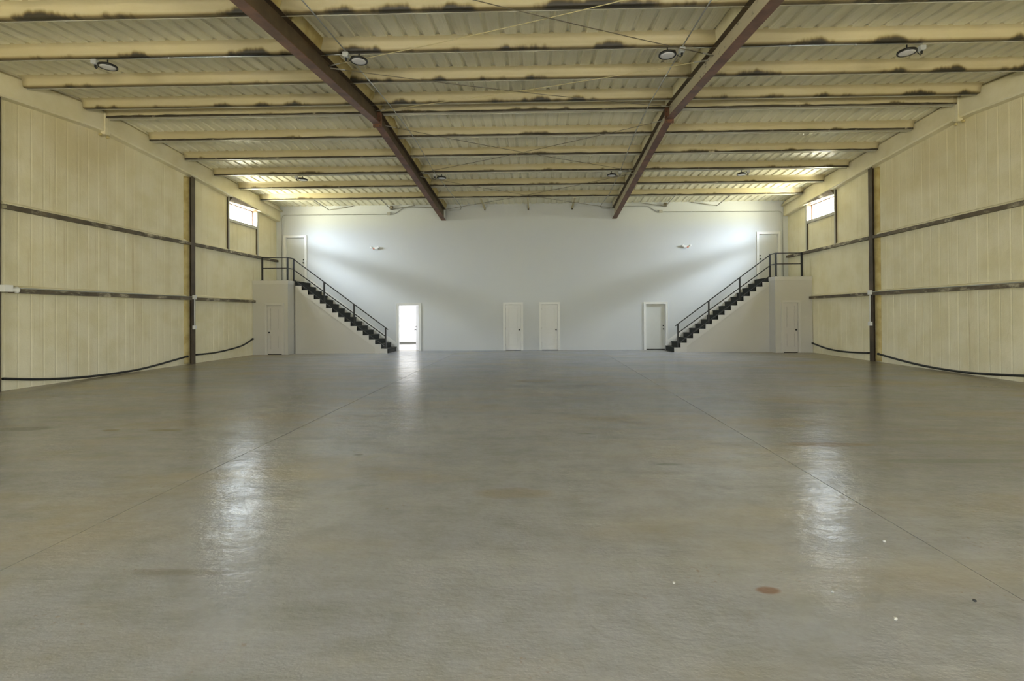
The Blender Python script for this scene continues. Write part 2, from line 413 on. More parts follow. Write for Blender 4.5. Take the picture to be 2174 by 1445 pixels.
# ------------------------------------------------------------------ roof purlins
ORD = ['first', 'second', 'third', 'fourth', 'fifth', 'sixth', 'seventh', 'eighth', 'ninth', 'tenth', 'eleventh', 'twelfth', 'thirteenth', 'fourteenth']
PUR = [1.7073 + 1.5326 * k for k in range(6)]
gap = 2 * (RIDGE_Y - PUR[-1])
PUR += [RIDGE_Y + gap / 2 + 1.5326 * k for k in range(5)]
PD = .215
def purlin(k, d):
    y0 = -d; zt = roof_z(y0); back = k < 6
    root = empty('roof_purlin', (0, y0, zt - PD))
    where = 'nearest the back wall' if k == 0 else ('just behind the roof peak' if k == 5 else ('just in front of the roof peak' if k == 6 else f'{ORD[k]} from the back wall'))
    tag(root, f'foam-coated roof purlin, {where}, spanning wall to wall', 'purlin', 'foam-coated roof purlins')
    sl = SB if back else -SF
    m = MB(); n = 150
    xs = lin(-11.2, 11.2, n); rows = []
    for i, x in enumerate(xs):
        j = noise.noise(Vector((x * 1.3, d * 7, 0))); j2 = noise.noise(Vector((x * 3.1, d * 5, 4)))
        jb = .012 * j + .010 * j2
        pr = [(-.20 - .03 * j2, .012), (-.115 - .02 * j, -.03), (-.082, -.075), (-.072 + .006 * j, -.15), (-.064 + .004 * j2, -PD + (.050 + 1.6 * jb if back else .004 + max(0, jb))), ((-.050, -PD + .055) if back else (-.046, -PD - .010)), (.045, -PD + .006 if back else -PD - .008), (.055, -.12), (.10, -.02), (.15, .012)]
        rows.append([(x, y0 + a, roof_z(y0 + a) + b if b > -.05 else zt + b) for a, b in pr])
    for a, b in zip(rows, rows[1:]):
        for q in range(len(a) - 1): m.quad(a[q], b[q], b[q + 1], a[q + 1], smooth=True)
    m.quad(*rows[0]); m.quad(*rows[-1])
    m.build('foam_coat', M['foam_purlin'], root)
    m = MB().box(-11.2, 11.2, y0 - (.058 if back else .045), y0 + .04, zt - PD - .004, zt - PD + .004)
    m.build('bottom_flange', M['lip' if back else 'flange'], root)
    if back: MB().box(-11.2, 11.2, y0 - .062, y0 - .056, zt - PD, zt - PD + .075).build('bare_web', M['flange'], root)
    m = MB().box(-11.2, 11.2, y0 + .04, y0 + .05, zt - PD - .022, zt - PD + .01)
    m.build('flange_lip', M['lip'], root)
for k, d in enumerate(PUR): purlin(k, d)

# ------------------------------------------------------------------ bare steel rafters
RPK = 9.55
def raf_bot(d): return 5.83 + (6.63 - 5.83) * d / RPK if d <= RPK else 6.63 - .094 * (d - RPK)
def raf_top(d): return roof_z(-d) - PD - .012
for sgn, nm in ((-1, 'left'), (1, 'right')):
    cx = sgn * 3.81
    root = empty('steel_rafter', (cx, -RPK, raf_bot(RPK)))
    tag(root, f'{"red-brown" if sgn < 0 else "foam-dusted"} steel roof rafter, {nm} one of the two bare rafters', 'rafter', 'bare steel rafters')
    halves = [(0.0, RPK), (RPK, -FRONT - .3)]
    def strip(x0, x1, za, zb, ds):
        m = MB()
        for a, b in zip(ds, ds[1:]):
            c8 = [(x0, -a, za(a)), (x1, -a, za(a)), (x1, -a, zb(a)), (x0, -a, zb(a)), (x0, -b, za(b)), (x1, -b, za(b)), (x1, -b, zb(b)), (x0, -b, zb(b))]
            i = len(m.v); m.v += c8
            for f in ((0, 1, 5, 4), (3, 7, 6, 2), (0, 4, 7, 3), (1, 2, 6, 5)): m.f.append(tuple(i + t for t in f)); m.sm.append(False)
            if a == ds[0]: m.f.append((i, i + 3, i + 2, i + 1)); m.sm.append(False)
            if b == ds[-1]: m.f.append((i + 4, i + 5, i + 6, i + 7)); m.sm.append(False)
        return m
    ds = [0.02, 3, 6, RPK - .03]; ds2 = [RPK + .03, RIDGE_Y, 13, 18, 30.6]
    m = strip(cx - .006, cx + .006, lambda d: raf_bot(d) + .01, lambda d: raf_top(d), ds)
    k = strip(cx - .006, cx + .006, lambda d: raf_bot(d) + .01, lambda d: raf_top(d), ds2)
    m.f += [tuple(t + len(m.v) for t in f) for f in k.f]; m.v += k.v; m.sm += k.sm
    m.build('web', M['primer_dark'] if sgn < 0 else M['primer_dust'], root)
    for part, f0, f1, mt in (('bottom_flange', lambda d: raf_bot(d), lambda d: raf_bot(d) + .014, 'primer'), ('top_flange', lambda d: raf_top(d) - .012, lambda d: raf_top(d), 'primer_dark')):
        m = strip(cx - .10, cx + .10, f0, f1, ds); k = strip(cx - .10, cx + .10, f0, f1, ds2)
        m.f += [tuple(t + len(m.v) for t in f) for f in k.f]; m.v += k.v; m.sm += k.sm
        m.build(part, M[mt], root)
    m = MB()
    for yy in (-RPK - .032, -RPK + .012): m.box(cx - .11, cx + .11, yy, yy + .02, raf_bot(RPK) - .08, raf_top(RPK) - .02)
    sp = m.build('splice_plate', M['primer'] if sgn < 0 else M['primer'], root)
    for bx in (-.075, .075):
        for bz in (-.05, .08, .20):
            MB().lathe([(.016, 0), (.016, .012)], (cx + bx, -RPK - .044, raf_bot(RPK) + bz), 6, 'y').build('bolt', M['steel_col'], sp)
    # foam ridge sprayed between the purlins on top of the beam, broken at each purlin
    m = MB(); cuts = [0.02] + [c_ for d in PUR for c_ in (d - .21, d + .16)] + [30.5]
    for a, b in zip(cuts[0::2], cuts[1::2]):
        if b - a < .1: continue
        n = max(2, int((b - a) / .12)); ds3 = lin(a, b, n)
        rows = []
        for d in ds3:
            j = noise.noise(Vector((d * 2.3, sgn * 5, 1)))
            w0, w1 = .085 + .015 * j, (.15 if sgn < 0 else .10) + .04 * noise.noise(Vector((d * 1.7, sgn * 9, 3)))
            rows.append([(cx - w0, -d, raf_top(d) + .002), (cx + w0, -d, raf_top(d) + .002), (cx + w1, -d, roof_z(-d) + .03), (cx - w1, -d, roof_z(-d) + .03)])
        for p, q in zip(rows, rows[1:]):
            for e in range(4): m.quad(p[e], p[(e + 1) % 4], q[(e + 1) % 4], q[e])
        m.quad(*rows[0]); m.quad(*rows[-1])
    m.build('foam_fill', M['foam_tan' if sgn < 0 else 'foam_band'], root)

# ------------------------------------------------------------------ wall columns, girts, window posts
for sgn, nm in ((-1, 'left'), (1, 'right')):
    for (yc, wh) in ((-5.78, 'standing midway along'), (-12.14, 'at the frame edge of')):
        root = empty('wall_column', (sgn * HW, yc, 0))
        tag(root, f'dark brown steel column {wh} the {nm} wall', 'column', 'brown wall columns')
        zt = band_z(yc) + .02
        MB().box(sgn * (HW - .115), sgn * (HW - .103), yc - .10, yc + .10, 0, zt).build('flange', M['steel_col'], root)
        MB().box(sgn * (HW - .103), sgn * (HW + .02), yc - .006, yc + .006, 0, zt).build('web', M['steel_col'], root)
        m = MB(); rows = []
        for z in lin(0.02, zt - .05, 60):
            j = noise.noise(Vector((z * 1.9, yc, sgn * 3))) * .02; j2 = noise.noise(Vector((z * 4.3, yc, 9))) * .012
            rows.append([(sgn * (HW + .015), yc - .34 - j, z), (sgn * (HW - .02 - j2), yc - .24 + j, z), (sgn * (HW - .075 + j2), yc - .135 + j, z), (sgn * (HW + .015), yc - .10, z)])
        for p, q in zip(rows, rows[1:]):
            for e in range(4): m.quad(p[e], p[(e + 1) % 4], q[(e + 1) % 4], q[e], smooth=True)
        m.quad(*rows[0]); m.quad(*rows[-1])
        m.build('foam_bead', M['foam_tan'], root)
def girt(sgn, nm, z, ya, yb, low, wh):
    root = empty('wall_girt', (sgn * HW, (ya + yb) / 2, z - .06))
    tag(root, f'{"lower" if low else "upper"} brown steel girt on the {nm} wall, {wh}', 'girt', 'steel wall girts')
    out = .125 if not low else .15
    MB().box(sgn * (HW - out), sgn * (HW - out + .006), ya, yb, z - .05, z + .045).build('face', M['steel_brown'], root)
    MB().box(sgn * (HW - out + .006), sgn * (HW + .03), ya, yb, z + .04, z + .045).build('upper_leg', M['steel_brown'], root)
    MB().box(sgn * (HW - out + .006), sgn * (HW + .03), ya, yb, z - .05, z - .043).build('lower_leg', M['steel_brown'], root)
    m = MB(); rows = []
    for y in lin(ya, yb, 60):
        j = noise.noise(Vector((y * 1.7, z, sgn * 3))) * .02
        rows.append([(sgn * (HW + .02), y, z + .046), (sgn * (HW - .07 + j), y, z + .05), (sgn * (HW - .01), y, z + .12 + j), (sgn * (HW + .02), y, z + .14 + j)])
    for p, q in zip(rows, rows[1:]):
        for e in range(4): m.quad(p[e], p[(e + 1) % 4], q[(e + 1) % 4], q[e], smooth=True)
    m.quad(*rows[0]); m.quad(*rows[-1])
    m.build('foam_bead', M['foam_band'], root)
for sgn, nm in ((-1, 'left'), (1, 'right')):
    girt(sgn, nm, 4.07, -5.67, -.06, False, 'behind the steel column, reaching the back wall')
    girt(sgn, nm, 4.07, -11.92, -5.89, False, 'in front of the steel column')
    girt(sgn, nm, 2.21, -5.67, -1.99, True, 'between the column and the stair landing')
    girt(sgn, nm, 2.21, -11.92, -5.89, True, 'in front of the steel column')
    for (ya, yb, wh) in ((-3.71, -3.63, 'nearer'), (-1.69, -1.61, 'farther')):
        root = empty('window_post', (sgn * HW, (ya + yb) / 2, 4.12))
        tag(root, f'grey-brown steel post at the {wh} side of the {nm} window', 'post', 'steel posts beside the windows')
        zt = band_z(yb) - .004
        MB().box(sgn * (HW - .065), sgn * (HW - .058), ya, yb, 4.125, zt).build('face', M['steel_grey'], root)
        MB().box(sgn * (HW - .058), sgn * (HW + .02), ya, ya + .006, 4.125, zt).build('side', M['steel_col'], root)
        MB().box(sgn * (HW - .058), sgn * (HW + .02), yb - .006, yb, 4.125, zt).build('side', M['steel_col'], root)
    # windows
    n = 1 if sgn < 0 else 2
    root = empty(f'window_{n}', (sgn * HW, (WY0 + WY1) / 2, WZ0)); struct(root, f'small high clerestory window in the {nm} wall', 'window')
    xo, xi = sgn * (HW + .175), sgn * (HW + .135)
    m = MB(); 
    m.box(xo, xi, WY0, WY0 + .04, WZ0, WZ1).box(xo, xi, WY1 - .04, WY1, WZ0, WZ1).box(xo, xi, WY0 + .04, WY1 - .04, WZ0, WZ0 + .04).box(xo, xi, WY0 + .04, WY1 - .04, WZ1 - .04, WZ1)
    m.build('window_frame', M['steel_brown'], root)
    MB().box(sgn * (HW + .158), sgn * (HW + .152), WY0 + .03, WY1 - .03, WZ0 + .03, WZ1 - .03).build('pane', M['glass'], root)
    m = MB()
    m.box(sgn * (HW - .05), sgn * (HW + .135), WY0 - .003, WY0 + .008, WZ0, WZ1).box(sgn * (HW - .05), sgn * (HW + .135), WY1 - .008, WY1 + .003, WZ0, WZ1).box(sgn * (HW - .05), sgn * (HW + .135), WY0 + .008, WY1 - .008, WZ1 - .012, WZ1)
    m.build('jamb_liner', M['primer'], root)
    MB().box(sgn * (HW - .055), sgn * (HW + .135), WY0 + .008, WY1 - .008, WZ0 - .10, WZ0 + .008).build('window_sill', M['steel_grey'], root)
    m = MB(); hp = lambda y: [(sgn * (HW - .02), y, WZ1), (sgn * (HW - .052), y, WZ1), (sgn * (HW - .198), y, max(WZ1 + .012, band_z(y) + .012)), (sgn * (HW - .02), y, max(WZ1 + .012, band_z(y) + .012))]
    pa, pb = hp(WY0 + .002), hp(WY1 - .002)
    for k in range(4): m.quad(pa[k], pa[(k + 1) % 4], pb[(k + 1) % 4], pb[k])
    m.quad(*pa); m.quad(*pb)
    m.build('header_panel', M['steel_brown'], root)

# ------------------------------------------------------------------ doors
def knob(m, x, y, z, r=.032, out=-1):
    m.lathe([(.030, 0), (.030, .008 * out), (.012, .012 * out), (.012, .035 * out), (r * .8, .040 * out), (r, .055 * out), (r * .8, .070 * out), (.006, .074 * out)], (x, y, z), 16, 'y')
    return m
def panel_leaf(x0, x1, z0, z1, yf, panels):
    """door leaf whose panels are outlined by a sunk moulding"""
    us = {x0, x1}; vs = {z0, z1}
    for (a, b, c, d) in panels:
        us |= {a, a + .03, b - .03, b}; vs |= {c, c + .03, d - .03, d}
    us, vs = sorted(us), sorted(vs)
    def dep(u, j):
        z = (vs[j] + vs[j + 1]) / 2
        for (a, b, c, d) in panels:
            if a < u < b and c < z < d:
                return 0.004 if (a + .03 < u < b - .03 and c + .03 < z < d - .03) else .02
        return 0.
    return MB().relief(us, vs, dep, lambda u, v, d: (u, yf + d, v), .04)
def door(n, x0, x1, z0, z1, yw, style, kside, label, cas=.095, leaf=True, gapz=.025, mt='trim', ml='door'):
    root = empty(f'door_{n}', ((x0 + x1) / 2, yw, z0)); struct(root, label, 'door')
    m = MB()
    m.box(x0 - cas, x0 - .004, yw - .026, yw, z0, z1 + cas).box(x1 + .004, x1 + cas, yw - .026, yw, z0, z1 + cas).box(x0 - .004, x1 + .004, yw - .026, yw, z1 + .004, z1 + cas)
    m.box(x0 - cas, x0 - cas + .02, yw - .036, yw - .026, z0, z1 + cas).box(x1 + cas - .02, x1 + cas, yw - .036, yw - .026, z0, z1 + cas).box(x0 - cas + .02, x1 + cas - .02, yw - .036, yw - .026, z1 + cas - .02, z1 + cas)
    fr = m.build('door_casing', M[mt], root)
    m = MB(); t = .012
    m.box(x0, x0 + t, yw - .015, yw + .14, z0, z1).box(x1 - t, x1, yw - .015, yw + .14, z0, z1).box(x0 + t, x1 - t, yw - .015, yw + .14, z1 - t, z1)
    m.build('door_jamb', M[mt], root)
    if not leaf: return root
    rec = .012 if style == 'panel' else .07
    a, b, c, d = x0 + .016, x1 - .016, z0 + gapz, z1 - .018; yf = yw + rec
    wd = b - a
    if style == 'panel':
        mg = wd * .2; h = d - c
        lf = panel_leaf(a, b, c, d, yf, [(a + mg, b - mg, c + h * .10, c + h * .385), (a + mg, b - mg, c + h * .49, d - h * .06)]).build('door_leaf', M[ml], root)
    else:
        lf = MB().box(a, b, yf, yf + .04, c, d).build('door_leaf', M['door_grey'], root)
    kx = b - .07 if kside > 0 else a + .07
    knob(MB(), kx, yf, z0 + .92).build('door_knob', M['brass'], lf)
    if style == 'flush': MB().lathe([(.030, 0), (.030, -.014), (.012, -.018), (.012, -.03)], (kx, yf, z0 + 1.07), 16, 'y').build('deadbolt', M['brass'], lf)
    hx = a - .006 if kside > 0 else b + .006
    if style == 'panel' and n in (2, 3):
        for hz in (.20, .93, 1.80):
            MB().lathe([(.009, 0), (.009, .09)], (hx, yf - .012, z0 + hz), 8).build('hinge', M['steel_grey'], root)
    MB().box(a, b, yf + .01, yf + .05, z0 + .001, z0 + gapz).build('gap_shade', M['gap'], root)  # dark strip standing in for the shade in the gap under the leaf
    return root
d1 = door(1, *DOORS[0], 0., 'open', 1, 'open doorway at the foot of the left stairs, bright room beyond', leaf=False)
door(2, *DOORS[1], 0., 'panel', 1, 'white two-panel door in the middle of the back wall, left of the pair')
door(3, *DOORS[2], 0., 'panel', 1, 'white two-panel door in the middle of the back wall, right of the pair')
door(4, *DOORS[3], 0., 'flush', 1, 'closed flush door at the foot of the right stairs', gapz=.035)
door(5, *DOORS[4], 0., 'flush', 1, 'flush upper door at the head of the left stairs')
door(6, *DOORS[5], 0., 'flush', -1, 'flush upper door at the head of the right stairs')
# open leaf, swung into the lit room
ang = math.radians(68); hx, hy = -4.98, .15
lf = MB().box(0, -.86, -.02, .02, .02, 2.03).build('door_leaf', M['door'], None, origin=(0, 0, 0))
lf.parent = d1; lf.location = Vector((hx, hy, 0)) - ORIGIN[d1.name]; lf.rotation_euler = (0, 0, -ang)
kb = MB(); knob(kb, -.79, -.02, .92); kbo = kb.build('door_knob', M['brass'], None, origin=(0, 0, 0)); kbo.parent = lf
kb = MB().lathe([(.030, 0), (.030, -.014), (.012, -.018), (.012, -.03)], (-.79, -.02, 1.07), 16, 'y').build('deadbolt', M['brass'], None, origin=(0, 0, 0)); kb.parent = lf
# room beyond
RX0, RX1, RY, RZ = -8.6, -2.6, 5.5, 2.7
m = MB()
m.box(RX0, RX1, RY, RY + .1, 0, RZ).box(RX0 - .1, RX0, .15, RY + .1, 0, RZ).box(RX1, RX1 + .1, .15, RY + .1, 0, RZ).box(RX0 - .1, RX1 + .1, .15, RY + .1, RZ, RZ + .1)
w = m.build('wall_1', M['trim']); struct(w, 'white walls of the bright room beyond the open doorway', 'wall')
w = MB().box(RX0, RX1, RY - .015, RY, 0, .10).build('baseboard_1', plain('dark_baseboard', (.10, .10, .085), .5)); struct(w, 'dark baseboard seen through the open doorway', 'baseboard')

m = MB().box(-11.62, 11.62, 7.0, 7.15, 0, EAVE + .1).box(-11.72, -11.62, .15, 7.0, 0, EAVE + .1).box(11.62, 11.72, .15, 7.0, 0, EAVE + .1).box(-11.62, 11.62, .15, 7.0, EAVE - .1, EAVE + .1)  # unseen shell added to stop sky light leaking round the doors
w = m.build('wall_2', M['drywall']); struct(w, 'unseen shell behind the back wall, added to block sky light', 'wall')

# ------------------------------------------------------------------ stairs with enclosed landing
N, LZ, RUN = 16, 3.07, .2607
RISE = LZ / N
def stairs(sgn, nm, xtop):
    X = lambda x: sgn * x            # x counted outwards from the middle: xtop (top riser) down to xtop - 15 runs
    side = 'left' if sgn < 0 else 'right'
    root = empty('staircase', (X(9.0), -.9, 0))
    tag(root, f'dark-carpeted {side} staircase against the white back wall, enclosed below in white', 'staircase', 'stairs to the upper doors')
    xs = [xtop - RUN * i for i in range(N)]          # riser planes from the top down
    FY = -1.42
    # white enclosure under the flight: stepped top
    poly = [(xtop + .02, 0), (xtop + .02, LZ - RISE - .001)]
    for i in range(1, N):
        z = LZ - RISE * i
        poly += [(xs[i - 1], z), (xs[i], z)] if i > 1 else [(xs[0], z), (xs[1], z)]
        poly += [(xs[i], z - RISE)] if i < N - 1 else []
    poly += [(xs[-1], 0)]
    P2 = []
    for p in poly:
        if not P2 or (abs(p[0] - P2[-1][0]) > 1e-6 or abs(p[1] - P2[-1][1]) > 1e-6): P2.append(p)
    m = MB()
    # build as columns so the concave outline triangulates cleanly
    m.box(X(xtop), X(xtop + .02), FY, FY + .10, 0, LZ - RISE)
    for i in range(N - 1): m.box(X(xs[i]), X(xs[i + 1]), FY, FY + .10, 0, LZ - RISE * (i + 1))
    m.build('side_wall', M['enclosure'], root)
    # sloped skirt board, slightly proud, stepped along its top
    m = MB(); slope = RISE / RUN
    for i in range(N - 1):
        a, b = xs[i], xs[i + 1]; top = LZ - RISE * (i + 1)
        za = max(0, LZ - .34 - (xtop - a) * slope); zb = max(0, LZ - .34 - (xtop - b) * slope)
        if i >= N - 3: za = zb = 0
        m.prism([(X(a), za), (X(b), zb), (X(b), top), (X(a), top)], 'y', FY - .03, FY)
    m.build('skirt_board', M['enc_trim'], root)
    m = MB()
    for i in range(N - 1):
        a, b = xs[i], xs[i + 1]; top = LZ - RISE * (i + 1)
        m.prism([(X(a), top - .02), (X(b), top - RISE - .02), (X(b), top + .17), (X(a), top + .17 + RISE)], 'y', -.016, -.001)
    m.build('wall_stringer', M['trim'], root)
    for i in range(N):
        z1 = LZ - RISE * i; z0 = z1 - RISE
        m = MB().box(X(xs[i]), X(xs[i] + .02), FY + .002, -.017, z0, z1 - .03)
        if i: m.box(X(xs[i] - .018), X(xs[i - 1] + .0), FY + .002, -.017, z1 - .03, z1)
        else: m.box(X(xs[i] - .018), X(xs[i] + .02), FY + .002, -.017, z1 - .03, z1)
        m.build('step', M['tread'], root)
    # landing box
    LX, LY = (9.945, -1.97)
    m = MB(); xo = 11.425
    dx0, dx1, dz1 = (10.19, 10.81, 2.045) if sgn < 0 else (10.26, 10.85, 2.02)
    us = sorted([LX, xo, dx0, dx1]); vs = [0, dz1, LZ - .14]
    m.relief(us, vs, lambda u, j: None if (j == 0 and dx0 < u < dx1) else 0., lambda u, v, d: (X(u), LY + d, v), .10)
    m.box(X(LX), X(LX + .10), LY + .10, -.002, 0, LZ - .14)
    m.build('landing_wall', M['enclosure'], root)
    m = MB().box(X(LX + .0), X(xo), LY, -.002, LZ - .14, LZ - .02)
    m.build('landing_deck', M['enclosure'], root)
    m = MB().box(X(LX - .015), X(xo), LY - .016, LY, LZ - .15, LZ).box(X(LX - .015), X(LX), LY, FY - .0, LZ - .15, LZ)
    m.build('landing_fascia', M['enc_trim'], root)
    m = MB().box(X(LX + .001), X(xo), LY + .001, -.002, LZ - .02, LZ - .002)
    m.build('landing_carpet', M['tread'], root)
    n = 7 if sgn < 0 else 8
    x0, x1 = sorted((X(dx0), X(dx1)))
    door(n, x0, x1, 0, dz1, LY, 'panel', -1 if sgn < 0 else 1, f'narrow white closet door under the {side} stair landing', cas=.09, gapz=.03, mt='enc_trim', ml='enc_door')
    # railing
    rr = empty('stair_railing', (X(9.0), -1.4, 0.2))
    tag(rr, f'black metal stair railing on the {side} stairs and landing', 'railing', 'black stair railings')
    o = .0 if sgn < 0 else .03
    px = [9.985 + o, 8.68 + o * 3, 7.40 + o * 3, 6.06 + o * 5]
    RYY = -1.36; topz = lambda x: 4.0 - (9.985 + o - x) * .745; midz = lambda x: 3.56 - (9.985 + o - x) * .727; botz = lambda x: 3.13 - (9.985 + o - x) * .735
    def post(x, y, za, zb, plate=True):
        m = MB().box(X(x - .028), X(x + .028), y - .028, y + .028, za, zb)
        p = m.build('post', M['black'], rr)
        if plate: MB().box(X(x - .06), X(x + .06), y - .06, y + .06, za, za + .012).build('base_plate', M['black'], p)
    post(px[0], RYY, LZ + .001, 4.03)
    for x in px[1:]:
        i = int((xtop - x) / RUN); post(x, RYY, max(.0, LZ - RISE * (i + 1)) + .002, topz(x) + .0, False)
    post(11.045, -1.90, LZ + .001, 4.02); post(9.985 + o, -1.90, LZ + .001, 4.02)
    def bar(a, b, w, h, name):
        a, b = Vector(a), Vector(b); d = b - a; L = math.hypot(d.x, d.y)
        nx, ny = -d.y / L * w / 2, d.x / L * w / 2
        m = MB(); c = [(a.x + nx, a.y + ny, a.z - h / 2), (a.x - nx, a.y - ny, a.z - h / 2), (a.x - nx, a.y - ny, a.z + h / 2), (a.x + nx, a.y + ny, a.z + h / 2)]
        e = [(p[0] + d.x, p[1] + d.y, p[2] + d.z) for p in c]
        m.quad(*c); m.quad(*e)
        for k in range(4): m.quad(c[k], c[(k + 1) % 4], e[(k + 1) % 4], e[k])
        m.build(name, M['black'], rr)
    xe = px[3]
    bar((X(px[0]), RYY, topz(px[0])), (X(xe - .10), RYY, topz(xe - .10) + .0), .04, .045, 'top_rail')
    bar((X(px[0]), RYY, midz(px[0])), (X(xe), RYY, midz(xe)), .035, .045, 'mid_rail')
    bar((X(px[0]), RYY, botz(px[0])), (X(xe), RYY, botz(xe)), .035, .045, 'bottom_rail')
    bar((X(11.07), -1.9, 4.02), (X(px[0]), -1.9, 4.02), .04, .035, 'top_rail'); bar((X(11.05), -1.9, 3.58), (X(px[0]), -1.9, 3.58), .035, .035, 'mid_rail')
    bar((X(px[0]), -1.9, 4.02), (X(px[0]), RYY, 4.02), .04, .035, 'top_rail'); bar((X(px[0]), -1.9, 3.58), (X(px[0]), RYY, 3.58), .035, .035, 'mid_rail')
stairs(-1, 'left', 9.88)
stairs(1, 'right', 9.94)

# ------------------------------------------------------------------ high-bay lights with their boxes
LIGHTS = [(-8.03, -13.09, 'front row, by the left wall'), (-3.04, -13.14, 'front row, beside the left bare rafter'), (2.86, -13.14, 'front row, beside the right bare rafter'), (7.38, -13.05, 'front row, by the right wall'),
          (-8.03, -4.72, 'back row, by the left wall'), (-3.02, -4.72, 'back row, beside the left bare rafter'), (3.01, -4.76, 'back row, beside the right bare rafter'), (7.57, -4.70, 'back row, by the right wall')]
BOXES = [(-8.28, -13.09), (-3.27, -13.2), (3.14, -13.12), (7.69, -13.0), (-8.27, -4.70), (-3.26, -4.74), (3.30, -4.80), (7.80, -4.68)]
for (x, y, wh), (bx, by) in zip(LIGHTS, BOXES):
    zp = roof_z(y) - PD - .022; z = zp - .15
    root = empty('high_bay_light', (x, y, z)); tag(root, f'round black-rimmed high-bay light, {wh}', 'light', 'round high-bay lights')
    MB().lathe([(.135, .012), (.135, -.002), (.150, -.008), (.163, -.004), (.165, .012), (.160, .032), (.10, .045), (.07, .05), (.065, .075), (.03, .08)], (x, y, z), 36).build('housing', M['black'], root)
    MB().lathe([(.137, .006), (.134, -.004), (.09, -.010), (.03, -.012)], (x, y, z), 36).build('lens', M['lens'], root)
    MB().lathe([(.012, .075), (.012, .15)], (x, y, z), 8).build('mount_stem', M['black'], root)
    s = 1 if bx > x else -1
    cd = smooth_path([(x + s * .05, y, z + .065), (x + s * .13, y - .02, z + .09), (x + s * .17, y - .03, z + .0), (bx - s * .03, by - .02, z - .03), (bx, by, zp - .105)], 5)
    MB().tube(cd, .007, 6).build('power_cord', M['rubber'], root)
    zb = roof_z(by) - PD - .025
    b = empty('junction_box', (bx, by, zb - .09)); tag(b, f'grey metal junction box serving the light in the {wh}', 'junction box', 'ceiling junction boxes')
    MB().bevbox(bx - .055, bx + .055, by - .05, by + .05, zb - .085, zb, .015).build('body', M['box_grey'], b)
    MB().lathe([(.05, 0), (.05, -.006), (.02, -.01)], (bx, by, zb - .085), 8).build('cover', M['box_grey'], b)
    MB().lathe([(.018, -.01), (.022, -.03), (.016, -.065)], (bx, by - .0, zb - .085), 10).build('cord_grip', M['black'], b)
# conduits
def conduit(pts, label, r=.012, name='conduit', clips=True, mat='galv', bend=.12, group='metal conduits'):
    path = bend_path(pts, bend) if len(pts) > 2 else [Vector(p) for p in pts]
    xs = [p[0] for p in pts]; root = empty(name, tuple(sum(p[k] for p in pts) / len(pts) for k in range(3)))
    tag(root, label, 'conduit', group)
    MB().tube(path, r, 8).build('pipe', M[mat], root)
    if clips:
        for a, b in zip(path, path[1:]):
            L = (b - a).length
            if L < .8: continue
            for k in range(1, max(2, int(L / 1.6) + 1)):
                c = a.lerp(b, k / (int(L / 1.6) + 1)); d = (b - a).normalized() * .012
                MB().tube([c - d, c + d], r * 1.55, 8).build('coupling', M['box_grey'], root)
zc = lambda y: roof_z(y) - PD - .027
conduit([(-3.19, -16.3, zc(-16.3)), (-3.22, -15.2, zc(-15.2)), (-3.25, -13.26, zc(-13.26))], 'conduit running beside the left rafter in front of its junction box', clips=False)
conduit([(-3.28, -13.14, zc(-13.14) - .0), (-3.34, -10.0, zc(-10.) ), (-3.24, -8.0, zc(-8.)), (-3.24, -4.8, zc(-4.8))], 'conduit running beside the left rafter between the two light rows', bend=.4)
conduit([(-3.22, -4.68, zc(-4.68)), (-3.05, -2.2, zc(-2.2)), (-3.0, -.12, 6.42), (-3.05, -.05, 6.30), (-3.55, -.05, 6.28)], 'conduit from the back left light box down to the back wall', clips=False)
conduit([(3.09, -16.3, zc(-16.3)), (3.10, -15.0, zc(-15.)), (3.13, -13.20, zc(-13.2))], 'conduit running beside the right rafter in front of its junction box', clips=False)
conduit([(3.15, -13.06, zc(-13.06)), (3.24, -10.0, zc(-10.)), (3.22, -8.0, zc(-8.)), (3.30, -4.87, zc(-4.87))], 'conduit running beside the right rafter between the two light rows', bend=.4)
conduit([(3.30, -4.73, zc(-4.73)), (3.30, -2.2, zc(-2.2)), (3.2, -.12, 6.42), (3.22, -.05, 6.30), (3.6, -.05, 6.28)], 'conduit from the back right light box down to the back wall', clips=False)
for row, (yy) in (('front', -13.12), ('back', -4.75)):
    z = zc(yy) - .0
    conduit([(-8.21, yy, z), (-3.93, yy, z)], f'cross conduit under the purlin, {row} row, left bay', r=.011)
    conduit([(3.93, yy, z), (7.62, yy, z)], f'cross conduit under the purlin, {row} row, right bay', r=.011)
    conduit([(-3.70, yy, z + .0), (-3.34, yy, z)], f'short conduit from the left rafter to its box, {row} row', r=.011, clips=False)
    conduit([(3.70, yy, z + .0), (3.37, yy, z)], f'short conduit from the right rafter to its box, {row} row', r=.011, clips=False)
